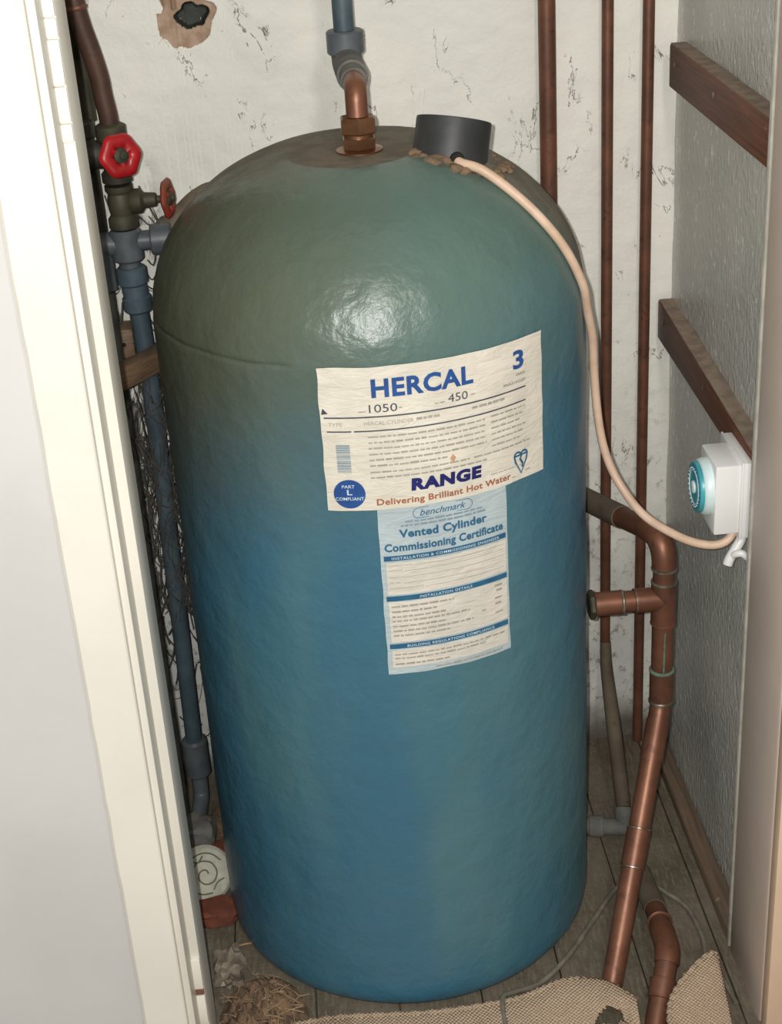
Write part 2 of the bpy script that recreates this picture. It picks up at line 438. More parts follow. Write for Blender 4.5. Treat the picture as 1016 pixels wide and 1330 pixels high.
# battens screwed to the right wall
def batten(label, y0, y1, zb0, zt0, zb1, zt1):
    t = thing('wall_batten', label, 'batten', (.42, .03, (zb0+zb1)/2))
    xa, xb = .4105, .4335
    def lerp(V, lo0, hi0, lo1, hi1):
        out = []
        for v in V:
            q = (v[1]-y0)/(y1-y0); lo = lo0+(lo1-lo0)*q; hi = hi0+(hi1-hi0)*q
            out.append((v[0], v[1], lo+(hi-lo)*v[2]))
        return out
    V, Fc = box(xa, xb, y0, y1, 0, 1, 0)
    bm = bmesh.new(); vv = [bm.verts.new(p) for p in lerp(V, zb0, zt0, zb1, zt1)]
    for f in Fc: bm.faces.new([vv[i] for i in f])
    bmesh.ops.bevel(bm, geom=list(bm.edges), offset=.0025, segments=2, profile=.5, affect='EDGES'); bm.verts.index_update()
    obj('timber', ([v.co.copy() for v in bm.verts], [[v.index for v in f.verts] for f in bm.faces]), 'wood', t); bm.free()
    V, Fc = box(xa+.0012, xb-.002, y0+.002, y1-.002, 0, 1)
    obj('dust_layer', (lerp(V, zt0-.001, zt0+.0007, zt1-.001, zt1+.0007), Fc), 'dust', t, smooth=False)
    for y in (y1-.03, .04):
        q = (y-y0)/(y1-y0); z = (zb0+zt0)/2*(1-q)+(zb1+zt1)/2*q+.006
        obj('screw_head', lathe([(.0035, 0), (.0038, .0006), (.002, .0014)], (.4107, y, z), (-1, 0, 0), 10), 'solder', t)
batten('brown wooden batten on grey wall, above the other batten and the timer', -.185, .250, 1.022, 1.074, 1.024, 1.078)
batten('brown wooden batten on grey wall carrying the white timer box', -.185, .284, .664, .699, .673, .729)

# ------------------------------------------------------------------ the hot water cylinder
R, ZK, ZT, ZF = .25, .86, 1.05, 1.0385
tank = thing('hot_water_cylinder', 'tall blue-green foam-coated hot water cylinder with a domed top and paper labels', 'water tank', (0, 0, 0))
def tank_mesh():
    prof = [(.0, .004), (.12, .003), (.2, .001), (.238, .0005), (.244, .004), (.2485, .012), (.25, .024)]
    z = .04
    while z < ZK: prof.append((R, z)); z += .012
    for k in range(0, 61):
        a = PI/2*k/60; prof.append((R*math.cos(a)**(2/2.3) if k < 60 else 0, ZK+(ZT-ZK)*math.sin(a)))
    extra = [(R, .8690), (R, .8712), (R, .8730), (R, .8748), (R, .8770)]
    def rz(zz):
        q = (zz-ZK)/(ZT-ZK); return R*max(0, 1-q*q)**(1/2.3)
    prof += [(rz(zz), zz) for _, zz in extra]
    lo = [p for p in prof if p[1] < .03]; hi = sorted([p for p in prof if p[1] >= .03], key=lambda p: p[1])
    prof = lo+hi; seg = 224; V, Fc = [], []
    for r, z in prof:
        for k in range(seg):
            a = 2*PI*k/seg-PI/2; s = R*(a+PI/2 if a < PI/2 else a-1.5*PI)
            rr = r; zz = z
            if r > .05:
                m = 1.0
                if -.09 < s < .205 and .47 < z < .89: m = 0
                nz_ = noise.noise(Vector((math.cos(a)*4, math.sin(a)*4, z*11)))*.0012+noise.noise(Vector((math.cos(a)*11, math.sin(a)*11, z*30)))*.0006
                rr += nz_*m
                wig = .0025*noise.noise(Vector((math.cos(a)*5, math.sin(a)*5, 0)))
                g = abs(z-.873-wig)
                amt = .0022 if -.34 < s < -.10 else .0002
                if g < .0035 and m: rr -= amt*(1-g/.0035)
            V.append((rr*math.cos(a), rr*math.sin(a), min(zz, ZF)))
    for i in range(len(prof)-1):
        for k in range(seg):
            k2 = (k+1) % seg; Fc.append([i*seg+k, i*seg+k2, (i+1)*seg+k2, (i+1)*seg+k])
    return V, Fc
body = obj('body', tank_mesh(), 'tank', tank, auto=0)
def dome_z(x, y):
    r = math.hypot(x, y); return min(ZF, ZK+(ZT-ZK)*math.sqrt(max(0, 1-(r/R)**2.3)))

# --- wrapped printing on the cylinder: s = arc length to the right of the front, z = height
def wrap(s, z, off): a = s/R; return Vector(((R+off)*math.sin(a), -(R+off)*math.cos(a), z))
def sheet(s0, s1, z0, z1, off, n=None, wob=0, dz=None):
    n = n or max(2, int((s1-s0)/.005)); m = max(1, int((z1-z0)/.006)); V, Fc = [], []
    for j in range(m+1):
        for i in range(n+1):
            s, z = s0+(s1-s0)*i/n, z0+(z1-z0)*j/m
            if wob:
                if i in (0, n): s += wob*noise.noise(Vector((z*40, i, 0)))
                if j in (0, m): z += wob*noise.noise(Vector((s*30, j, 4)))
            o = off+(wob*.3*noise.noise(Vector((s*35, z*60, 7))) if wob and 0 < i < n and 0 < j < m else 0)
            V.append(wrap(s, z+(dz(s) if dz else 0), o))
    for j in range(m):
        for i in range(n): Fc.append([j*(n+1)+i, j*(n+1)+i+1, (j+1)*(n+1)+i+1, (j+1)*(n+1)+i])
    return V, Fc
def poly(pts, wd, off, closed=False):
    """a printed stroke along (s, z) points"""
    P = [Vector((a, b)) for a, b in pts]; n = len(P); V, Fc = [], []
    for i, p in enumerate(P):
        a = P[(i-1) % n] if (closed or i) else p; b = P[(i+1) % n] if (closed or i < n-1) else p
        d = (b-a).normalized(); nn = Vector((-d.y, d.x))*wd/2
        for q in (p+nn, p-nn): V.append(wrap(q.x, q.y, off))
    for i in range(n if closed else n-1):
        j = (i+1) % n; Fc.append([2*i+1, 2*j+1, 2*j, 2*i])
    return V, Fc
def text_flat(txt, weight=0, shear=0, spacing=1):
    c = bpy.data.curves.new('t', 'FONT'); c.body = txt; c.size = 1; c.offset = weight; c.resolution_u = 3; c.shear = shear; c.space_character = spacing
    o = bpy.data.objects.new('t', c); C.objects.link(o)
    bpy.context.view_layer.update()
    me = bpy.data.meshes.new_from_object(o.evaluated_get(bpy.context.evaluated_depsgraph_get()))
    V = [v.co.copy() for v in me.vertices]; Fc = [list(p.vertices) for p in me.polygons]
    bpy.data.objects.remove(o); bpy.data.curves.remove(c); bpy.data.meshes.remove(me)
    return V, Fc
def text(txt, s0, s1, z0, z1, mat, parent, name, off, weight=0, shear=0, spacing=1, rise=0):
    V, Fc = text_flat(txt, weight, shear, spacing)
    xa, xb = min(v.x for v in V), max(v.x for v in V); ya, yb = min(v.y for v in V), max(v.y for v in V)
    W = []
    for v in V:
        u = (v.x-xa)/(xb-xa); W.append(wrap(s0+(s1-s0)*u, z0+(z1-z0)*(v.y-ya)/(yb-ya)+rise*u, off))
    return obj(name, (W, Fc), mat, parent, smooth=False)
def greek(rows, off, h=.0020):
    """rows of print too small to read: short dashes as long as words"""
    gs = []
    for s0, s1, z in rows:
        s = s0
        while s < s1:
            L = min(random.uniform(.003, .011), s1-s)
            if L > .0015: gs.append(sheet(s, s+L, z, z+h*random.uniform(.75, 1.05), off, n=2))
            s += L+.0014
    return join(*gs)
LO, CO, PR = .0019, .0008, .0004
lab = obj('maker_label', sheet(-.0700, .1865, .7125, .8745, LO, 56, .0012), 'paper', tank, auto=0, label='large cream paper label with blue and brown print')
o2 = LO+PR+.0004
text('HERCAL', -.0155, .0925, .8405, .8615, 'ink_blue', lab, 'heading_text', o2, .036, spacing=1.08, rise=.0005)
text('3', .1425, .1575, .8420, .8630, 'ink_blue', lab, 'grade_number', o2, .03)
text('GRADE', .1460, .1590, .8345, .8372, 'ink_dark', lab, 'small_text', o2)
text('SINGLE LAGGED', .1290, .1595, .8265, .8295, 'ink_dark', lab, 'small_text', o2)
text('1050', -.0190, .0100, .8245, .8335, 'ink_dark', lab, 'height_number', o2, .0)
text('450', .0635, .0855, .8255, .8345, 'ink_dark', lab, 'diameter_number', o2, .0)
stuff(obj('small_print', greek([(-.030, -.0205, .8255), (.0115, .0165, .8275), (.049, .0615, .8265), (.089, .094, .8285)], o2, .0014), 'ink_grey', lab, smooth=False))
obj('rule_line', sheet(-.066, .1595, .8190, .8206, o2), 'ink_dark', lab, smooth=False)
obj('rule_line', join(sheet(-.064, -.0385, .8035, .8050, o2), sheet(-.036, .1595, .8035, .8050, o2)), 'ink_dark', lab, smooth=False)
text('TYPE', -.0620, -.0475, .8100, .8145, 'ink_grey', lab, 'small_text', o2)
text('HERCAL CYLINDER', -.0250, .0260, .8105, .8150, 'ink_grey', lab, 'small_text', o2)
stuff(obj('small_print', greek([(.029, .056, .8120), (.090, .130, .8125)], o2, .0030), 'ink_grey', lab, smooth=False))
stuff(obj('small_print', greek([(-.022, .106, .7965-.0066*i) if i != 5 else (-.022, .06, .7635) for i in range(6)]
    + [(-.022, .085+.02*(i % 2), .7560-.0062*i) for i in range(2)]
    + [(.112, .158-.004*(i % 3), .7975-.0068*i) for i in range(6)] + [(.090, .165, .7560)], o2, .0021), 'ink_grey', lab, smooth=False))
bars = []; z = .7575
while z < .7895:
    hgt = random.choice((.0006, .0010, .0016)); bars.append(sheet(-.0560, -.0415, z, z+hgt, o2, n=3)); z += hgt+random.choice((.0005, .0008))
stuff(obj('barcode', join(*bars), 'ink_steel', lab, smooth=False))
obj('arrow_mark', ([wrap(-.0685, .8235, o2), wrap(-.0615, .8245, o2), wrap(-.0668, .8305, o2)], [[0, 1, 2]]), 'ink_dark', lab, smooth=False)
obj('stain', ([wrap(.066+.0028*math.cos(a)*(1+.2*math.sin(3*a)), .7615+.0042*math.sin(a)*(1+.25*math.cos(4*a)), o2) for a in (2*PI*i/22 for i in range(22))], [list(range(22))]), 'stain', lab, smooth=False, label='small orange-brown stain')
# round badge
rb = .0168; bd = ([wrap(-.0455, .7325, o2)]+[wrap(-.0455+rb*q*math.cos(2*PI*i/40), .7325+rb*q*math.sin(2*PI*i/40), o2) for q in (.5, 1) for i in range(40)],
    [[0, 1+i, 1+(i+1) % 40] for i in range(40)]+[[1+i, 41+i, 41+(i+1) % 40, 1+(i+1) % 40] for i in range(40)])
obj('round_badge', bd, 'ink_blue', lab, smooth=False, label='round blue badge')
text('PART', -.0530, -.0395, .7395, .7432, 'ink_pale', lab, 'badge_text', o2+PR, .01)
text('L', -.0480, -.0425, .7315, .7378, 'ink_pale', lab, 'badge_text', o2+PR, .02)
text('COMPLIANT', -.0605, -.0305, .7252, .7290, 'ink_pale', lab, 'badge_text', o2+PR, .01)
text('RANGE', .0195, .0985, .7315, .7462, 'ink_navy', lab, 'brand_text', o2, .062, .05, 1.12)
text('Delivering Brilliant Hot Water', -.0175, .1355, .7158, .7256, 'ink_brown', lab, 'slogan_text', o2, .026, 0, 1.06)
# heart-shaped kite mark
def kite(cx, cz, W, H):
    top = []
    for i in range(13): a = PI-PI*i/12; top.append((-W/2+W/2*math.cos(a), H*.22+W*.45*math.sin(a)))
    for i in range(1, 13): a = PI-PI*i/12; top.append((W/2+W/2*math.cos(a), H*.22+W*.45*math.sin(a)))
    pts = top+[(W*.86, 0), (0, -H*.5), (-W*.86, 0)]
    return [(cx+a, cz+b) for a, b in pts]
obj('certification_mark', join(poly(kite(.1505, .7355, .0092, .030), .0022, o2, True), poly([(.1412, .7420), (.1597, .7425)], .0021, o2),
    poly([(.1505, .7450), (.1510, .7405), (.1492, .7380), (.1508, .7350), (.1530, .7315), (.1518, .7275)], .0026, o2)), 'ink_teal', lab, smooth=False, label='heart-shaped blue certification mark')
stuff(obj('small_print', greek([(.137, .1425, .7185), (.156, .1635, .7215), (.110, .150, .7305)], o2, .0012), 'ink_grey', lab, smooth=False))
# commissioning certificate
cer = obj('certificate', sheet(-.0180, .1300, .5050, .7135, CO, 34, .0010), 'cert', tank, auto=0, label='pale blue paper certificate below the cream label')
o3 = CO+PR+.0006; o4 = o3+PR
for z0, z1 in ((.6075, .6475), (.5465, .5985), (.5140, .5370)):
    obj('white_panel', sheet(-.0125, .1265, z0, z1, o3-.0001), 'cert_white', cer, smooth=False)
for z0, txt, a, b in ((.6495, 'INSTALLATION & COMMISSIONING ENGINEER', -.006, .118), (.5995, 'INSTALLATION DETAILS', .022, .082), (.5385, 'BUILDING REGULATIONS COMPLIANCE', .005, .108)):
    obj('blue_band', sheet(-.0145, .1270, z0, z0+.0062, o3), 'ink_teal', cer, smooth=False)
    text(txt, a, b, z0+.0015, z0+.0047, 'ink_pale', cer, 'band_text', o4, .01, 0, 1.15)
ov = []
for i in range(14): a = PI/2+PI*i/13; ov.append((.026+.0062*math.cos(a), .7042+.0060*math.sin(a)))
for i in range(14): a = -PI/2+PI*i/13; ov.append((.080+.0062*math.cos(a), .7042+.0060*math.sin(a)))
obj('logo_outline', poly(ov, .0006, o3, True), 'ink_teal', cer, smooth=False)
text('benchmark', .0270, .0785, .7008, .7082, 'ink_teal', cer, 'logo_text', o3, .004, .35)
stuff(obj('small_print', greek([(.011, .1000, .6945), (.006, .1040, .6900)], o3, .0022), 'ink_steel', cer, smooth=False))
text('Vented Cylinder', .0035, .1030, .6738, .6868, 'ink_teal', cer, 'title_text', o3, .032, 0, 1.05)
text('Commissioning Certificate', -.0130, .1235, .6578, .6705, 'ink_teal', cer, 'title_text', o3, .032, 0, 1.05)
for txt, a, b, z in (('COMPANY NAME', -.0105, .0160, .6425), ('ADDRESS', -.0105, .0045, .6365), ('TEL No.', -.0105, .0025, .6215), ('COMMISSIONING DATE', -.0105, .0270, .6145)):
    text(txt, a, b, z, z+.0023, 'ink_grey', cer, 'field_text', o4)
stuff(obj('field_line', join(*[sheet(a, .1230, z, z+.0005, o4) for a, z in ((.018, .6425), (.007, .6365), (-.0105, .629), (.005, .6215), (.029, .6145))]), 'ink_grey', cer, smooth=False))
stuff(obj('small_print', greek([(-.0095, .060, .5915), (-.0095, .040, .5850), (-.0095, .050, .5785), (-.0095, .078, .5730), (-.0095, .050, .5665), (-.0095, .082, .5605), (-.0095, .054, .5545),
    (.110, .120, .5925), (.112, .1215, .5865), (.110, .119, .5770), (.110, .118, .5700), (.093, .098, .5665), (.110, .120, .5585)], o4, .0024), 'ink_grey', cer, smooth=False))
stuff(obj('small_print', greek([(-.0095, .1215, .5300), (-.0095, .0980, .5250), (-.0095, .0520, .5175), (.036, .118, .5090)], o4, .0022), 'ink_grey', cer, smooth=False))

# ------------------------------------------------------------------ outlet on the crown and its pipe
OY = -.020
t = thing('outlet_pipe', 'copper outlet elbow and grey plastic pipe rising from the top of the cylinder', 'pipe', (0, OY, ZF))
obj('washer', lathe([(.026, 0), (.026, .0025), (.020, .004)], (0, OY, ZF-.0005), (0, 0, 1)), 'brass', t)
obj('hex_boss', hexnut((0, OY, ZF+.003), (0, OY, ZF+.0155), .0200), 'brass', t, auto=25)
obj('neck', cyl((0, OY, ZF+.015), (0, OY, ZF+.0205), .0165), 'brass', t)
obj('compression_nut', hexnut((0, OY, ZF+.0195), (0, OY, ZF+.0375), .0212, .002), 'brass', t, auto=25)
cp = fillet([(0, OY, ZF+.037), (.0003, OY+.003, 1.105), (.001, .090, 1.106)], .026, 10)
obj('copper_elbow', sweep(cp, .0122, 20), 'copper', t)
obj('elbow_collar', sweep([(.001, .022, 1.1053), (.001, .062, 1.1058)], .0150, 20), 'plastic_dusty', t)
obj('plastic_elbow', sweep(fillet([(.001, .050, 1.1056), (0, .150, 1.103), (-.0005, .150, 1.130)], .025, 10), .0180, 20), 'plastic_dusty', t)
obj('coupling', cyl((-.0005, .150, 1.113), (-.0005, .150, 1.140), .0222, 22, .002), 'plastic', t)
obj('plastic_pipe', cyl((-.001, .150, 1.135), (-.003, .150, 2.35), .0122, 20), 'plastic_blue', t)

# ------------------------------------------------------------------ immersion heater cap
def immersion():
    base = Vector((.100, -.030, 0)); base.z = dome_z(base.x, base.y)
    ax = Vector((.20, .30, 1)).normalized()
    t = thing('immersion_heater', 'dark grey round immersion heater cap on the dome beside the copper outlet', 'heater', base)
    p = base-ax*.019
    obj('flange', lathe([(.030, -.010), (.034, -.004), (.034, .004), (.030, .008)], p, ax, 8), 'foam', t)
    cap_prof = [(.0400, 0), (.0415, .001), (.0415, .046), (.0410, .0485), (.030, .0493), (0, .0495)]
    obj('cap', lathe(cap_prof, p, ax, 40), 'cap', t)
    x, y, d = frame_of(ax)
    top = p+ax*.0495+Vector((-.028, .004, .0))
    obj('screw', lathe([(.004, -.002), (.004, .004), (.0025, .0055)], top, ax, 10), 'solder', t)
    q = p+ax*.0150+Vector((.002, -.0410, 0))
    obj('cable_grommet', lathe([(.0085, -.004), (.0085, .003), (.006, .005)], q, Vector((.05, -1, -.15)), 16), 'black', t)
    # torn foam around the boss
    for k in range(26):
        a = random.uniform(-2.9, .5); rr = random.uniform(.046, .060)
        x_, y_ = base.x+.004+rr*math.cos(a), base.y+rr*math.sin(a)
        zz = dome_z(x_, y_); s = random.uniform(.004, .010)
        bm = bmesh.new(); bmesh.ops.create_icosphere(bm, subdivisions=2, radius=s)
        for v in bm.verts:
            v.co *= 1+.5*noise.noise(v.co*190+Vector((k, 0, 0))); v.co.z *= .55; v.co += Vector((x_, y_, zz))
        bm.verts.index_update(); g = ([v.co.copy() for v in bm.verts], [[v.index for v in f.verts] for f in bm.faces]); bm.free()
        obj('foam_crumb', g, 'foam', t)
    return q
q0 = immersion()
def surf(x, y, r=.0055):
    z = dome_z(x, y); e = .001
    nrm = Vector((-(dome_z(x+e, y)-dome_z(x-e, y))/(2*e), -(dome_z(x, y+e)-dome_z(x, y-e))/(2*e), 1)).normalized()
    return Vector((x, y, z))+nrm*r
t = thing('immersion_cable', 'beige flex running from the immersion heater over the cylinder to the timer', 'cable', (.12, -.08, 1.02))
cpts = [q0+Vector((0, .003, 0)), q0+Vector((.004, -.008, -.002)), surf(.122, -.090, .009), surf(.153, -.098), surf(.183, -.107), surf(.208, -.107), surf(.227, -.098, .0055),
        (.2405, -.082, .855), (.2505, -.062, .812), (.2545, -.050, .767), (.2600, -.046, .708), (.2675, -.050, .664), (.282, -.060, .626), (.306, -.090, .594),
        (.339, -.125, .580), (.366, -.145, .576), (.388, -.153, .581), (.4035, -.150, .598)]
obj('flex', sweep(spline(cpts, 7), .0052, 14), 'flex', t)

# ------------------------------------------------------------------ timer on the right wall
t = thing('immersion_timer', 'white box timer with a round teal dial on the lower batten', 'timer', (.41, -.135, .596))
obj('back_box', box(.3985, .4103, -.1785, -.0900, .5975, .6925, .002), 'white', t)
obj('cover', box(.3675, .3975, -.1770, -.1110, .6035, .6905, .003), 'white', t)
obj('cover_lip', box(.3968, .3998, -.1795, -.0890, .5965, .6935, .0008), 'white', t)
dc = Vector((.3675, -.1460, .6530)); ax = (-1, 0, 0)
d1 = obj('dial_rim', lathe([(.0335, 0), (.0335, .006), (.0315, .010), (.0295, .011)], dc, ax, 40), 'dialwhite', t)
obj('dial', lathe([(.0300, .006), (.0300, .0135), (.0285, .0155), (.0100, .0160), (.0100, .016)], dc, ax, 40), 'teal', t, label='teal dial face')
def annulus(r0, r1, h0, h1, n=40): return lathe([(r0, h0), (r0, h1), (r1, h1), (r1, h0), (r0, h0)], dc, ax, n, False)
obj('dial_ring', annulus(.0195, .0210, .0158, .0166), 'dialwhite', t)
obj('dial_ring', annulus(.0245, .0228, .0156, .0163), 'dialblue', t)
obj('knob', lathe([(.0075, .015), (.0075, .0175), (.0060, .0185)], dc, ax, 20), 'dialwhite', t)
for k in range(24):
    a = 2*PI*k/24; c_ = dc+Vector((-.0162, math.cos(a)*.0228, math.sin(a)*.0228))
    obj('dial_tick', cyl(c_, c_+Vector((-.0008, 0, 0)), .0009, 6), 'dialwhite', t)
t = thing('loose_flex', 'short curl of white flex hanging below the timer box', 'cable', (.403, -.165, .596))
obj('flex', sweep(spline([(.4045, -.162, .5985), (.404, -.165, .590), (.397, -.168, .579), (.390, -.170, .568), (.3875, -.171, .561)], 7), .0060, 12), 'white', t)
obj('strand', sweep(spline([(.392, -.170, .571), (.396, -.176, .577), (.402, -.179, .578), (.409, -.179, .572)], 7), .0045, 10), 'white', t)

# ------------------------------------------------------------------ pipes on the back wall
def clip_pipe(x, y, r, z0, z1, label, mat, lean=0):
    t = thing('copper_pipe', label, 'pipe', (x, y, z0))
    obj('tube', cyl((x+lean, y, z0), (x, y, z1), r, 20), mat, t)
    return t
clip_pipe(.2585, .270, .0112, .0, 2.35, 'thick copper pipe on white wall, running down behind the cylinder', 'copper_dark')
t = clip_pipe(.3370, .276, .0077, .145, 2.35, 'thin copper pipe on white wall, directly beside the thick copper pipe', 'copper_dark')
obj('grey_sleeve', sweep(spline([(.337, .274, .19), (.3365, .262, .150), (.332, .205, .115), (.326, .13, .075), (.3215, .066, .034)], 6), [.0082+.0026*min(1, i/14) for i in range(25)], 14), 'copper_dusty', t)
clip_pipe(.3895, .276, .0077, .0, 2.35, 'thin copper pipe on white wall, closest to the corner with the grey wall', 'copper_dark')
t = thing('drain_tee', 'dusty cream plastic pipe tee lying on the floor behind the cylinder', 'pipe fitting', (.30, .045, .0))
obj('pipe', cyl((.235, .062, .0165), (.345, .040, .0165), .0125, 18), 'plastic_dusty', t)
obj('socket', cyl((.268, .0555, .0165), (.290, .0510, .0165), .0160, 18, .002), 'plastic_dusty', t)
obj('branch', cyl((.318, .046, .0165), (.3205, .066, .034), .0125, 18), 'plastic_dusty', t)

# ------------------------------------------------------------------ copper pipework at the right of the cylinder
t = thing('copper_pipework', 'copper riser with a tee entering the cylinder side, bending down to floor', 'pipe', (.348, -.03, 0))
yb = -.03; zb = .4390; xr = .3485
up = fillet([(xr, yb, .44), (xr, yb, .528), (.297, .140, .492), (.262, .262, .470)], .038, 10)
obj('riser', sweep([(xr, yb, .300), (xr, yb, .45)], .0141, 22), 'copper_dark', t)
obj('return_pipe', sweep(up, .0141, 22), 'copper_dark', t)
i0 = min(range(len(up)), key=lambda i: (up[i]-Vector((.333, .022, .517))).length)
obj('dust_coat', sweep([(.3165, .075, .5060), (.262, .2590, .4708)], .0158, 20), 'copper_dusty', t)
el = [p for p in up if .484 < p.z and p.y < .028]
obj('elbow', sweep(el, .0158, 22), 'copper', t)
obj('solder_ring', ring((xr, yb, .4830), (0, 0, 1), .0150, .004), 'solder', t)
obj('solder_ring', ring((xr, yb, .4635), (0, 0, 1), .0150, .004), 'solder', t)
obj('tee', sweep([(xr, yb, .405), (xr, yb, .462)], .0160, 22), 'copper_dark', t)
obj('tee_branch', sweep([(.310, yb, zb), (xr, yb, zb)], .0158, 22), 'copper', t)
obj('branch_pipe', sweep([(.2590, yb, zb), (.330, yb, zb)], .0141, 22), 'copper', t)
obj('union_sleeve', sweep([(.2595, yb, zb), (.2925, yb, zb)], .0158, 22), 'copper', t)
obj('solder_ring', ring((.2945, yb, zb), (1, 0, 0), .0148, .005), 'solder', t)
obj('solder_ring', ring((.3120, yb, zb), (1, 0, 0), .0148, .004), 'solder', t)
obj('union_nut', hexnut((.2515, yb, zb), (.2595, yb, zb), .0195, .002), 'old_brass', t, auto=25)
obj('solder_ring', ring((xr, yb, .4030), (0, 0, 1), .0150, .004), 'copper', t)
obj('patina_streak', sweep([(xr-.001, yb-.0142, .335), (xr-.0005, yb-.0144, .385), (xr, yb-.0142, .395)], .0012, 6), 'patina', t)
obj('solder_ring', ring((xr, yb, .331), (0, 0, 1), .0150, .005), 'patina', t)
lowpts = [(xr, yb, .330), (xr, yb, .278), (.239, -.244, .0)]
lp = fillet(lowpts, .045, 10)
obj('bend_sleeve', sweep([(xr, yb, .283), (xr, yb, .329)], .0158, 22), 'copper_dark', t)
obj('solder_ring', ring((xr, yb, .2830), (0, 0, 1), .0152, .007), 'solder', t)
obj('drop_pipe', sweep(lp, .0141, 22), 'copper', t)
dd = (Vector(lowpts[2])-Vector(lowpts[1])); L = dd.length; dd.normalize(); P1 = Vector(lowpts[1])
obj('coupling', sweep([P1+dd*L*.455, P1+dd*L*.585], .0155, 22), 'copper', t)
for s in (.452, .588): obj('solder_ring', ring(P1+dd*L*s, dd, .0146, .003, .0014), 'solder', t)
obj('bend_socket', sweep([P1+dd*L*.06, P1+dd*L*.21], .0152, 22), 'copper', t)

t = thing('floor_pipe', 'copper pipe with an elbow rising from the floor through the rug', 'pipe', (.30, -.25, 0))
fp = fillet([(.318, -.055, .0175), (.316, -.150, .040), (.311, -.233, .0500), (.272, -.318, -.012)], .035, 9)
obj('tube', sweep(fp, .0141, 20), 'copper_dark', t)
obj('dusty_length', sweep([(.3185, -.040, .0165), (.3165, -.140, .0376)], .0152, 18), 'copper_dusty', t)
el = [p for p in fp if -.270 < p.y < -.188]
obj('elbow', sweep([Vector((.3138, -.186, .0443))]+el, .0160, 20), 'copper', t)
obj('ring', ring((.3148, -.170, .0424), (-.02, -.97, .20), .0152, .003), 'copper', t)
e0 = Vector((.311, -.233, .05)); ed = (Vector((.272, -.318, -.012))-e0).normalized()
obj('collar', sweep([e0+ed*.036, e0+ed*.058], .0164, 20), 'copper_dark', t)
for s in (.036, .058): obj('ring', ring(e0+ed*s, ed, .0160, .003, .0013), 'copper', t)
t.location = Vector((.30, -.263, -.002))

# ------------------------------------------------------------------ valves and pipes at the left
def handwheel(t, c, ax, r, mat, rim=.0065):
    c = Vector(c); x, y, d = frame_of(ax); n = 48
    V, Fc = [], []; m = 10
    for k in range(n):
        a = 2*PI*k/n; rr = r*(1+.05*math.cos(6*a))-rim
        for j in range(m):
            b = 2*PI*j/m; V.append(c+(x*math.cos(a)+y*math.sin(a))*(rr+rim*1.35*math.cos(b))+d*rim*.75*math.sin(b))
    for k in range(n):
        for j in range(m): Fc.append([k*m+j, ((k+1) % n)*m+j, ((k+1) % n)*m+(j+1) % m, k*m+(j+1) % m])
    w_ = obj('handwheel', (V, Fc), mat, t)
    hub = lathe([(.0095, -.005), (.0105, .0), (.0095, .004), (.004, .006), (.004, .009), (0, .0095)], c, d, 16)
    obj('hub', hub, 'old_brass', w_)
    for k in range(3):
        a = 2*PI*k/3+.5; e = x*math.cos(a)+y*math.sin(a)
        obj('spoke', sweep([c+e*.007, c+e*(r-rim*1.6)], [.0045, .0055], 8), mat, w_)
XV, YV = -.292, .200
t = thing('gate_valve', 'gate valve with a bright red handwheel at the foot of a brown pipe', 'valve', (XV, YV, .985))
obj('valve_body', lathe([(.014, 0), (.019, .004), (.019, .014), (.015, .018), (.017, .030), (.017, .046), (.015, .052), (.019, .058), (.019, .072), (.014, .075)], (XV, YV, .968), (0, 0, 1), 20), 'old_brass', t)
obj('bonnet', lathe([(.013, 0), (.016, .006), (.016, .016), (.010, .022), (.008, .040)], (XV+.004, YV-.010, 1.006), (.12, -1, .12), 14), 'old_brass', t)
obj('stem', sweep([(XV+.006, YV-.04, 1.008), (XV+.015, YV-.062, 1.014)], .004, 10), 'old_brass', t)
handwheel(t, (XV+.0145, YV-.0610, 1.0165), (.55, -1, .22), .0240, 'red')
obj('side_port', lathe([(.013, 0), (.0175, .006), (.0175, .022), (.0150, .026), (.0150, .045)], (XV-.010, YV+.002, 1.006), (-1, 0, .0), 18), 'dark_pipe', t)
t = thing('gate_valve', 'gate valve with a small rusty red handwheel turned toward the cylinder', 'valve', (XV, YV, .91))
obj('valve_body', lathe([(.014, 0), (.0185, .003), (.0185, .014), (.0145, .019), (.016, .026), (.016, .040), (.0145, .046), (.0175, .050), (.0175, .056)], (XV, YV, .911), (0, 0, 1), 20), 'old_brass', t)
obj('bonnet', lathe([(.012, 0), (.0155, .005), (.0155, .016), (.010, .020), (.0085, .034), (.0045, .036), (.0045, .052)], (XV+.010, YV, .945), (1, -.05, .02), 14), 'old_brass', t)
handwheel(t, (XV+.0590, YV-.0025, .9460), (1, -.22, .05), .0230, 'rust_red', .0055)
t = thing('brown_pipe', 'curved brown iron pipe coming down the white wall to the red-wheeled valve', 'pipe', (XV, YV, 1.04))
obj('tube', sweep(spline([(XV, YV, 1.030), (-.2925, YV, 1.052), (-.2950, YV, 1.075), (-.2965, YV, 1.098), (-.3020, YV, 1.129), (-.3085, YV, 1.158), (-.3125, YV, 1.188), (-.316, YV, 1.25), (-.323, YV, 1.5), (-.323, YV, 2.35)], 8), .0118, 18), 'iron', t)
obj('pipe_joint', ring((-.3115, YV, 1.180), (-.1, 0, 1), .0118, .006, .0012), 'copper_dark', t)
t = thing('dark_pipe', 'dark pipe with a nut close behind the white door frame', 'pipe', (-.343, .225, 0))
obj('tube', cyl((-.3440, .232, .0), (-.3440, .232, 2.35), .0105, 16), 'dark_pipe', t)
obj('pale_pipe', cyl((-.3230, .262, 1.035), (-.3230, .262, 1.36), .0095, 16), 'old_brass', t)
obj('nut', hexnut((-.3290, .236, 1.020), (-.3290, .236, 1.040), .0160, .002), 'dark_pipe', t)
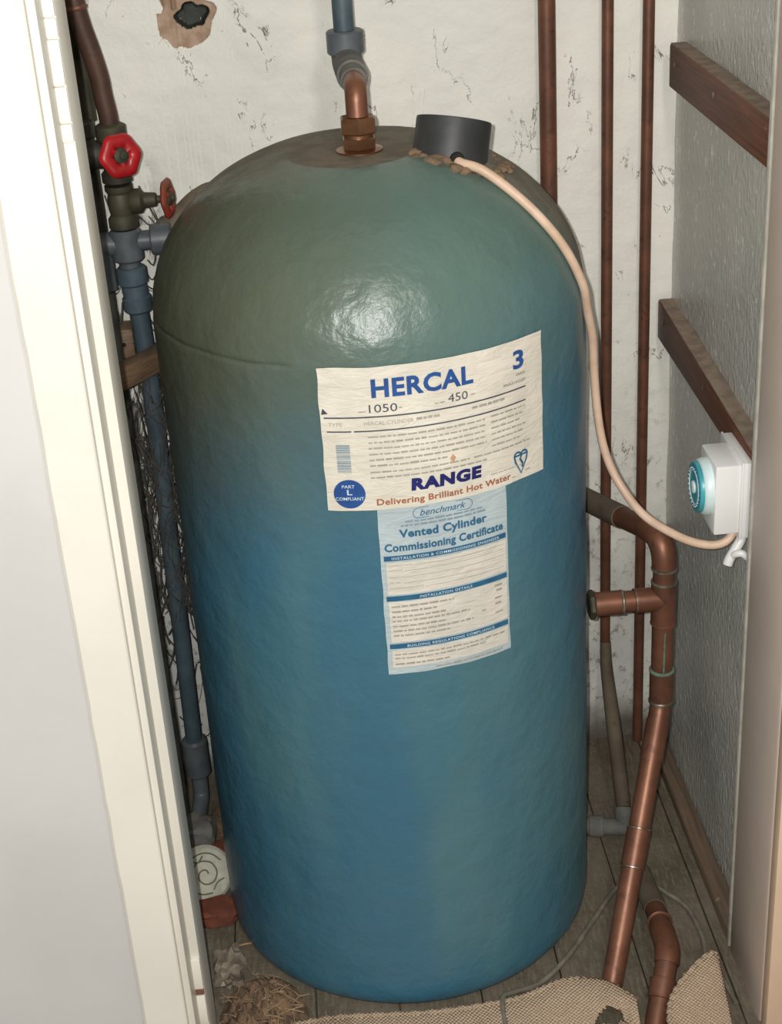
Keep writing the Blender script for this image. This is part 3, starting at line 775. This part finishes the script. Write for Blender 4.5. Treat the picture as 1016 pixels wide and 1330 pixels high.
obj('lower_length', cyl((-.3290, .236, .90), (-.3290, .236, 1.022), .0118, 16), 'dark_pipe', t)
# slate plastic stack under the valves
t = thing('plastic_pipework', 'slate grey plastic pipe with a tee and couplings under the two valves', 'pipe', (XV, YV, 0))
ZT_ = .8945
obj('tee', cyl((XV, YV, ZT_-.0245), (XV, YV, ZT_+.0165), .0200, 22, .003), 'plastic', t)
obj('tee_arm', cyl((XV+.012, YV, ZT_), (XV+.034, YV, ZT_), .0125, 18), 'plastic', t)
obj('arm_socket', cyl((XV+.031, YV, ZT_), (XV+.058, YV, ZT_), .0195, 20, .002), 'plastic', t)
obj('arm_pipe', sweep(fillet([(XV+.055, YV, ZT_), (-.165, .205, ZT_), (-.160, .248, ZT_)], .03), .0125, 16), 'plastic_blue', t)
obj('side_elbow', sweep(fillet([(XV-.012, YV, ZT_-.002), (XV-.034, YV, ZT_-.002), (XV-.034, YV, ZT_-.060)], .02), .0155, 18), 'plastic', t)
obj('side_pipe', cyl((XV-.034, YV, ZT_-.045), (XV-.036, YV, .0), .0105, 14), 'plastic_dusty', t)
obj('dusty_elbow', sweep(spline([(-.246, .215, .898), (-.218, .225, .916), (-.198, .233, .930), (-.176, .240, .936), (-.150, .245, .920)], 6), .0155, 16), 'copper_dusty', t)
obj('neck', cyl((XV, YV, .855), (XV, YV, .873), .0130, 18), 'plastic', t)
obj('coupling', cyl((XV+.002, YV, .838), (XV+.001, YV, .862), .0195, 22, .003), 'plastic_blue', t)
obj('coupling_waist', cyl((XV+.003, YV, .822), (XV+.002, YV, .840), .0165, 20), 'plastic_blue', t)
obj('coupling', cyl((XV+.004, YV, .802), (XV+.003, YV, .824), .0188, 22, .003), 'plastic_blue', t)
obj('down_pipe', sweep([(XV+.004, YV, .806), (XV+.006, YV, .72), (XV-.004, YV, .130)], .0122, 18), 'plastic_blue', t)
obj('bottom_coupling', cyl((XV-.004, YV, .070), (XV-.004, YV, .135), .0190, 20, .004), 'plastic', t)
obj('bottom_pipe', sweep(fillet([(XV-.004, YV, .075), (XV-.004, YV, .030), (XV-.010, .150, .016)], .02), .0122, 16), 'plastic', t)

# timber offcuts behind the cylinder
def timber(a, b, w, h, label, screw=False):
    a, b = Vector(a), Vector(b); d = (b-a); L = d.length; ang = math.atan2(d.y, d.x)
    t = thing('timber_offcut', label, 'timber', (a+b)/2)
    M4 = Matrix.Translation(a) @ Matrix.Rotation(ang, 4, 'Z')
    obj('plank', box(0, L, 0, w, -h, 0, .0015, M4), 'wood_grey', t)
    if screw: obj('screw_head', lathe([(.003, 0), (.003, .001)], a.lerp(b, .8)+Vector((0, -.0005, -h*.5)), (0, -1, 0), 10), 'black', t)
    return t
timber((-.375, .030, .758), (-.235, .215-.01, .763), .022, .029, 'weathered brown timber strip wedged slantwise in front of the slate pipe')
timber((-.372, .245, .762), (-.306, .245, .762), .040, .040, 'short weathered timber block on the wall beside the slate pipe', True)

# ------------------------------------------------------------------ on the floor
def rug():
    V, Fc = [], []
    def patch(edge, front, nu, nv, hfun):
        n0 = len(V)
        for j in range(nv+1):
            v = j/nv
            for i in range(nu+1):
                u = i/nu
                e = edge(u); f_ = front(u); p = e.lerp(f_, v)
                p.z = hfun(u, v, e.z)+.0012*noise.noise(Vector((p.x*60, p.y*60, 0)))+.0022
                V.append(p)
        for j in range(nv):
            for i in range(nu):
                q = [n0+j*(nu+1)+i, n0+(j+1)*(nu+1)+i, n0+(j+1)*(nu+1)+i+1, n0+j*(nu+1)+i+1]
                m = sum((V[k] for k in q), Vector())/4
                if math.hypot((m.x-.222)/.019, (m.y+.322)/.009) < 1+.35*noise.noise(m*90): continue      # torn hole
                Fc.append(q)
    def curve(pts):
        sp = spline(pts, 10); n = len(sp)-1
        return lambda u: sp[min(n, int(u*n))].lerp(sp[min(n, int(u*n)+1)], u*n-int(u*n))
    e1 = curve([(-.215, -.275, .004), (-.122, -.262, .006), (.004, -.272, .008), (.100, -.272, .014), (.135, -.270, .022), (.181, -.263, .030), (.227, -.277, .030), (.256, -.306, .027)])
    f1 = curve([(-.260, -.62, .002), (-.10, -.63, .002), (.10, -.62, .002), (.18, -.61, .002), (.245, -.60, .002)])
    def h1(u, v, ez):
        roll = ez*(math.exp(-(v*6)**2))
        hump = .010*math.exp(-((u-.86)/.12)**2)*math.exp(-((v-.10)/.10)**2)
        dip = -.016*math.exp(-((u-.93)/.035)**2)*math.exp(-((v-.12)/.035)**2)
        return max(.0015, roll+hump+dip+.002)
    patch(e1, f1, 130, 90, h1)
    e2 = curve([(.288, -.352, .022), (.298, -.318, .034), (.325, -.290, .046), (.361, -.267, .054), (.366, -.275, .040)])
    f2 = curve([(.262, -.60, .002), (.30, -.60, .002), (.33, -.60, .002), (.350, -.59, .002), (.365, -.58, .002)])
    patch(e2, f2, 30, 50, lambda u, v, ez: max(.0015, ez*math.exp(-(v*5.2)**2)+.002))
    o = obj('floor_rug', (V, Fc), 'rug', None, loc=(.05, -.4, 0), auto=0)
    s = o.modifiers.new('solid', 'SOLIDIFY'); s.thickness = .0055; s.offset = 0
    tag(o, 'beige woven rug with a curled edge lying in front of the cylinder', 'rug')
    # stitched thick edge as a part
    def hem(c, n):
        pts = [c(i/n)+Vector((0, 0, .0045)) for i in range(n+1)]
        return sweep(pts, [.0044+.0010*math.sin(i*1.9) for i in range(n+1)], 8)
    h = obj('hem', join(hem(e1, 130), hem(e2, 50)), 'rug', o)
    return o
rug()
def wire(name, pts, r, mat, label):
    o = obj(name, sweep(spline(pts, 8), r, 10), mat, None, loc=pts[0])
    return tag(o, label, 'cable')
wire('floor_cable', [(.330, -.085, .0045), (.305, -.064, .0045), (.281, -.070, .0045), (.244, -.119, .0045), (.195, -.186, .0045), (.150, -.232, .006), (.112, -.250, .012), (.098, -.262, .019), (.094, -.276, .0215), (.093, -.296, .0165), (.094, -.33, .0125)], .0036, 'grey_flex',
     'thin grey cable on the floorboards, running over the rug edge')
wire('floor_cable', [(.334, -.080, .012), (.346, -.090, .008), (.368, -.120, .0045), (.374, -.176, .0045), (.370, -.212, .0045), (.378, -.245, .0045), (.385, -.30, .0045)], .0032, 'grey_flex',
     'thin grey cable on the floorboards along the skirting timber')
# odds and ends at the left
t = thing('pale_disc', 'round pale lid with dark scrawled pattern leaning behind the cylinder', 'lid', (-.285, .005, 0))
dn = Vector((.30, -.75, .60)).normalized(); dcen = Vector((-.285, .010, .036))
obj('plate', lathe([(.035, -.004), (.039, -.003), (.040, 0), (.036, .0030), (.034, .0015), (0, .0015)], dcen, dn, 36), 'disc', t)
x_, y_, d_ = frame_of(dn)
def scr(pts): return sweep(spline([dcen+x_*a*.033+y_*b*.033+d_*.0020 for a, b in pts], 6), .0011, 6)
obj('scrawl', join(scr([(.86*math.cos(k*.55+.4), .86*math.sin(k*.55+.4)) for k in range(9)]), scr([((.12+.055*k)*math.cos(k*.9), -.05+(.12+.055*k)*math.sin(k*.9)) for k in range(11)]),
    scr([(-.75, .45), (-.45, .62), (-.15, .55), (.1, .75)]), scr([(.15, -.75), (.4, -.5), (.72, -.42)])), 'rose', t)
def shard(name, label, c, sx, sy, sz, mat, seed, cat='shard', crumple=.08):
    bm = bmesh.new(); bmesh.ops.create_icosphere(bm, subdivisions=3, radius=1)
    for v in bm.verts:
        k = 1+.22*noise.noise(v.co*1.7+Vector((seed, 0, 0)))+crumple*noise.noise(v.co*4.5+Vector((0, seed, 0)))
        v.co = Vector((max(-.8, min(.8, v.co.x))*sx*k, max(-.75, min(.75, v.co.y))*sy*k, max(-.7, min(.7, v.co.z))*sz*k))+Vector(c)
    zmin = min(v.co.z for v in bm.verts)
    for v in bm.verts: v.co.z -= zmin-.0006
    bm.verts.index_update(); g = ([v.co.copy() for v in bm.verts], [[v.index for v in f.verts] for f in bm.faces]); bm.free()
    o = obj(name, g, mat, None, loc=(c[0], c[1], 0), auto=30); return tag(o, label, cat)
shard('clay_shard', 'terracotta shard on the floor in front of the pale disc', (-.272, -.045, 0), .040, .026, .016, 'clay', 3)
shard('clay_shard', 'small terracotta shard lying behind the pale disc', (-.262, .075, 0), .022, .018, .022, 'clay', 8)
shard('rubble_stone', 'grey lump of rubble at the foot of the slate pipe', (-.302, .118, 0), .034, .030, .030, 'plastic_dusty', 5, 'rubble')
shard('rubble_stone', 'dark flat lump of rubble between the cylinder and the back wall', (-.262, .150, 0), .026, .03, .020, 'dirt', 11, 'rubble')
shard('crumpled_wrapper', 'crumpled pale plastic scrap on the floor by the door frame', (-.252, -.158, 0), .022, .036, .018, 'bag', 15, 'scrap', .55)
def debris():
    V, Fc = [], []
    n = 70
    for j in range(n+1):      # low mound of crumbs
        for i in range(n+1):
            x, y = -.268+.125*i/n, -.34+.175*j/n
            d = math.hypot((x+.207)/.058, (y+.25)/.085)
            h = .030*max(0, 1-d*d)*(1+.9*noise.noise(Vector((x*60, y*60, 2)))+.5*noise.noise(Vector((x*160, y*160, 5))))
            V.append((x, y, h-.0005 if d < 1 else -.004))
    for j in range(n):
        for i in range(n): Fc.append([j*(n+1)+i, j*(n+1)+i+1, (j+1)*(n+1)+i+1, (j+1)*(n+1)+i])
    o = obj('debris_pile', (V, Fc), 'dirt', None, loc=(-.205, -.25, 0), auto=30)
    tag(o, 'small heap of brown dirt and straw by the foot of the door frame', 'debris', kind='stuff')
    gs = []
    for k in range(110):
        x, y = random.gauss(-.205, .028), random.gauss(-.245, .045); a = random.uniform(0, 2*PI); L = random.uniform(.010, .040)
        d = math.hypot((x+.207)/.058, (y+.25)/.085); z = .028*max(0, 1-d*d)+.003
        if math.hypot(x, y) < .262: continue
        if x < -.262: continue
        e = Vector((math.cos(a), math.sin(a), random.uniform(-.1, .25)))
        p = Vector((x, y, z)); pts = [p-e*L/2, p+Vector((0, 0, .002)), p+e*L/2]
        pts = [q for q in pts]
        if min(math.hypot(q.x, q.y) for q in pts) < .256: continue
        for q in pts: q.z = max(q.z, .0015)
        gs.append(sweep(spline(pts, 3), .0007, 5))
    s = obj('straw', join(*gs), 'straw', o); s['kind'] = 'stuff'
debris()
st = obj('straw_stalk', sweep(spline([(-.272, -.120, .004), (-.240, -.108, .006), (-.215, -.150, .0035)][:2]+[(-.212, -.150+.048, .0035)], 5), .0014, 8), 'straw', None, loc=(-.24, -.11, 0))
tag(st, 'single pale straw stalk lying on the floor beside the cylinder', 'straw')
# cobwebs between the left pipes, the wall and the cylinder
def cobweb():
    gs = []
    for k in range(150):
        z = random.uniform(.10, .98); x = random.uniform(-.335, -.245)+.0
        a = Vector((x, random.uniform(.215, .288), z))
        b = a+Vector((random.uniform(-.03, .045), random.uniform(-.05, .04), random.uniform(-.11, .05)))
        b.y = min(b.y, .290); b.x = max(-.345, min(-.225, b.x))
        m = a.lerp(b, .5)+Vector((0, 0, -random.uniform(.004, .02)))
        gs.append(sweep(spline([a, m, b], 4), random.uniform(.0004, .0013), 5))
    for k in range(330):
        a = Vector((random.uniform(-.318, -.245), random.uniform(.165, .21), random.uniform(.38, .74)))
        b = a+Vector((random.uniform(-.025, .03), random.uniform(-.02, .02), random.uniform(-.09, .03)))
        b.x = max(-.33, min(-.24, b.x))
        m = a.lerp(b, .5)+Vector((random.uniform(-.006, .006), 0, -random.uniform(.002, .02)))
        gs.append(sweep(spline([a, m, b], 3), random.uniform(.0003, .0010), 4))
    o = obj('cobweb', join(*gs), 'web', None, loc=(-.29, .26, .5)); tag(o, 'dusty grey cobwebs hanging around the slate pipe at the white wall', 'cobweb', kind='stuff')
cobweb()
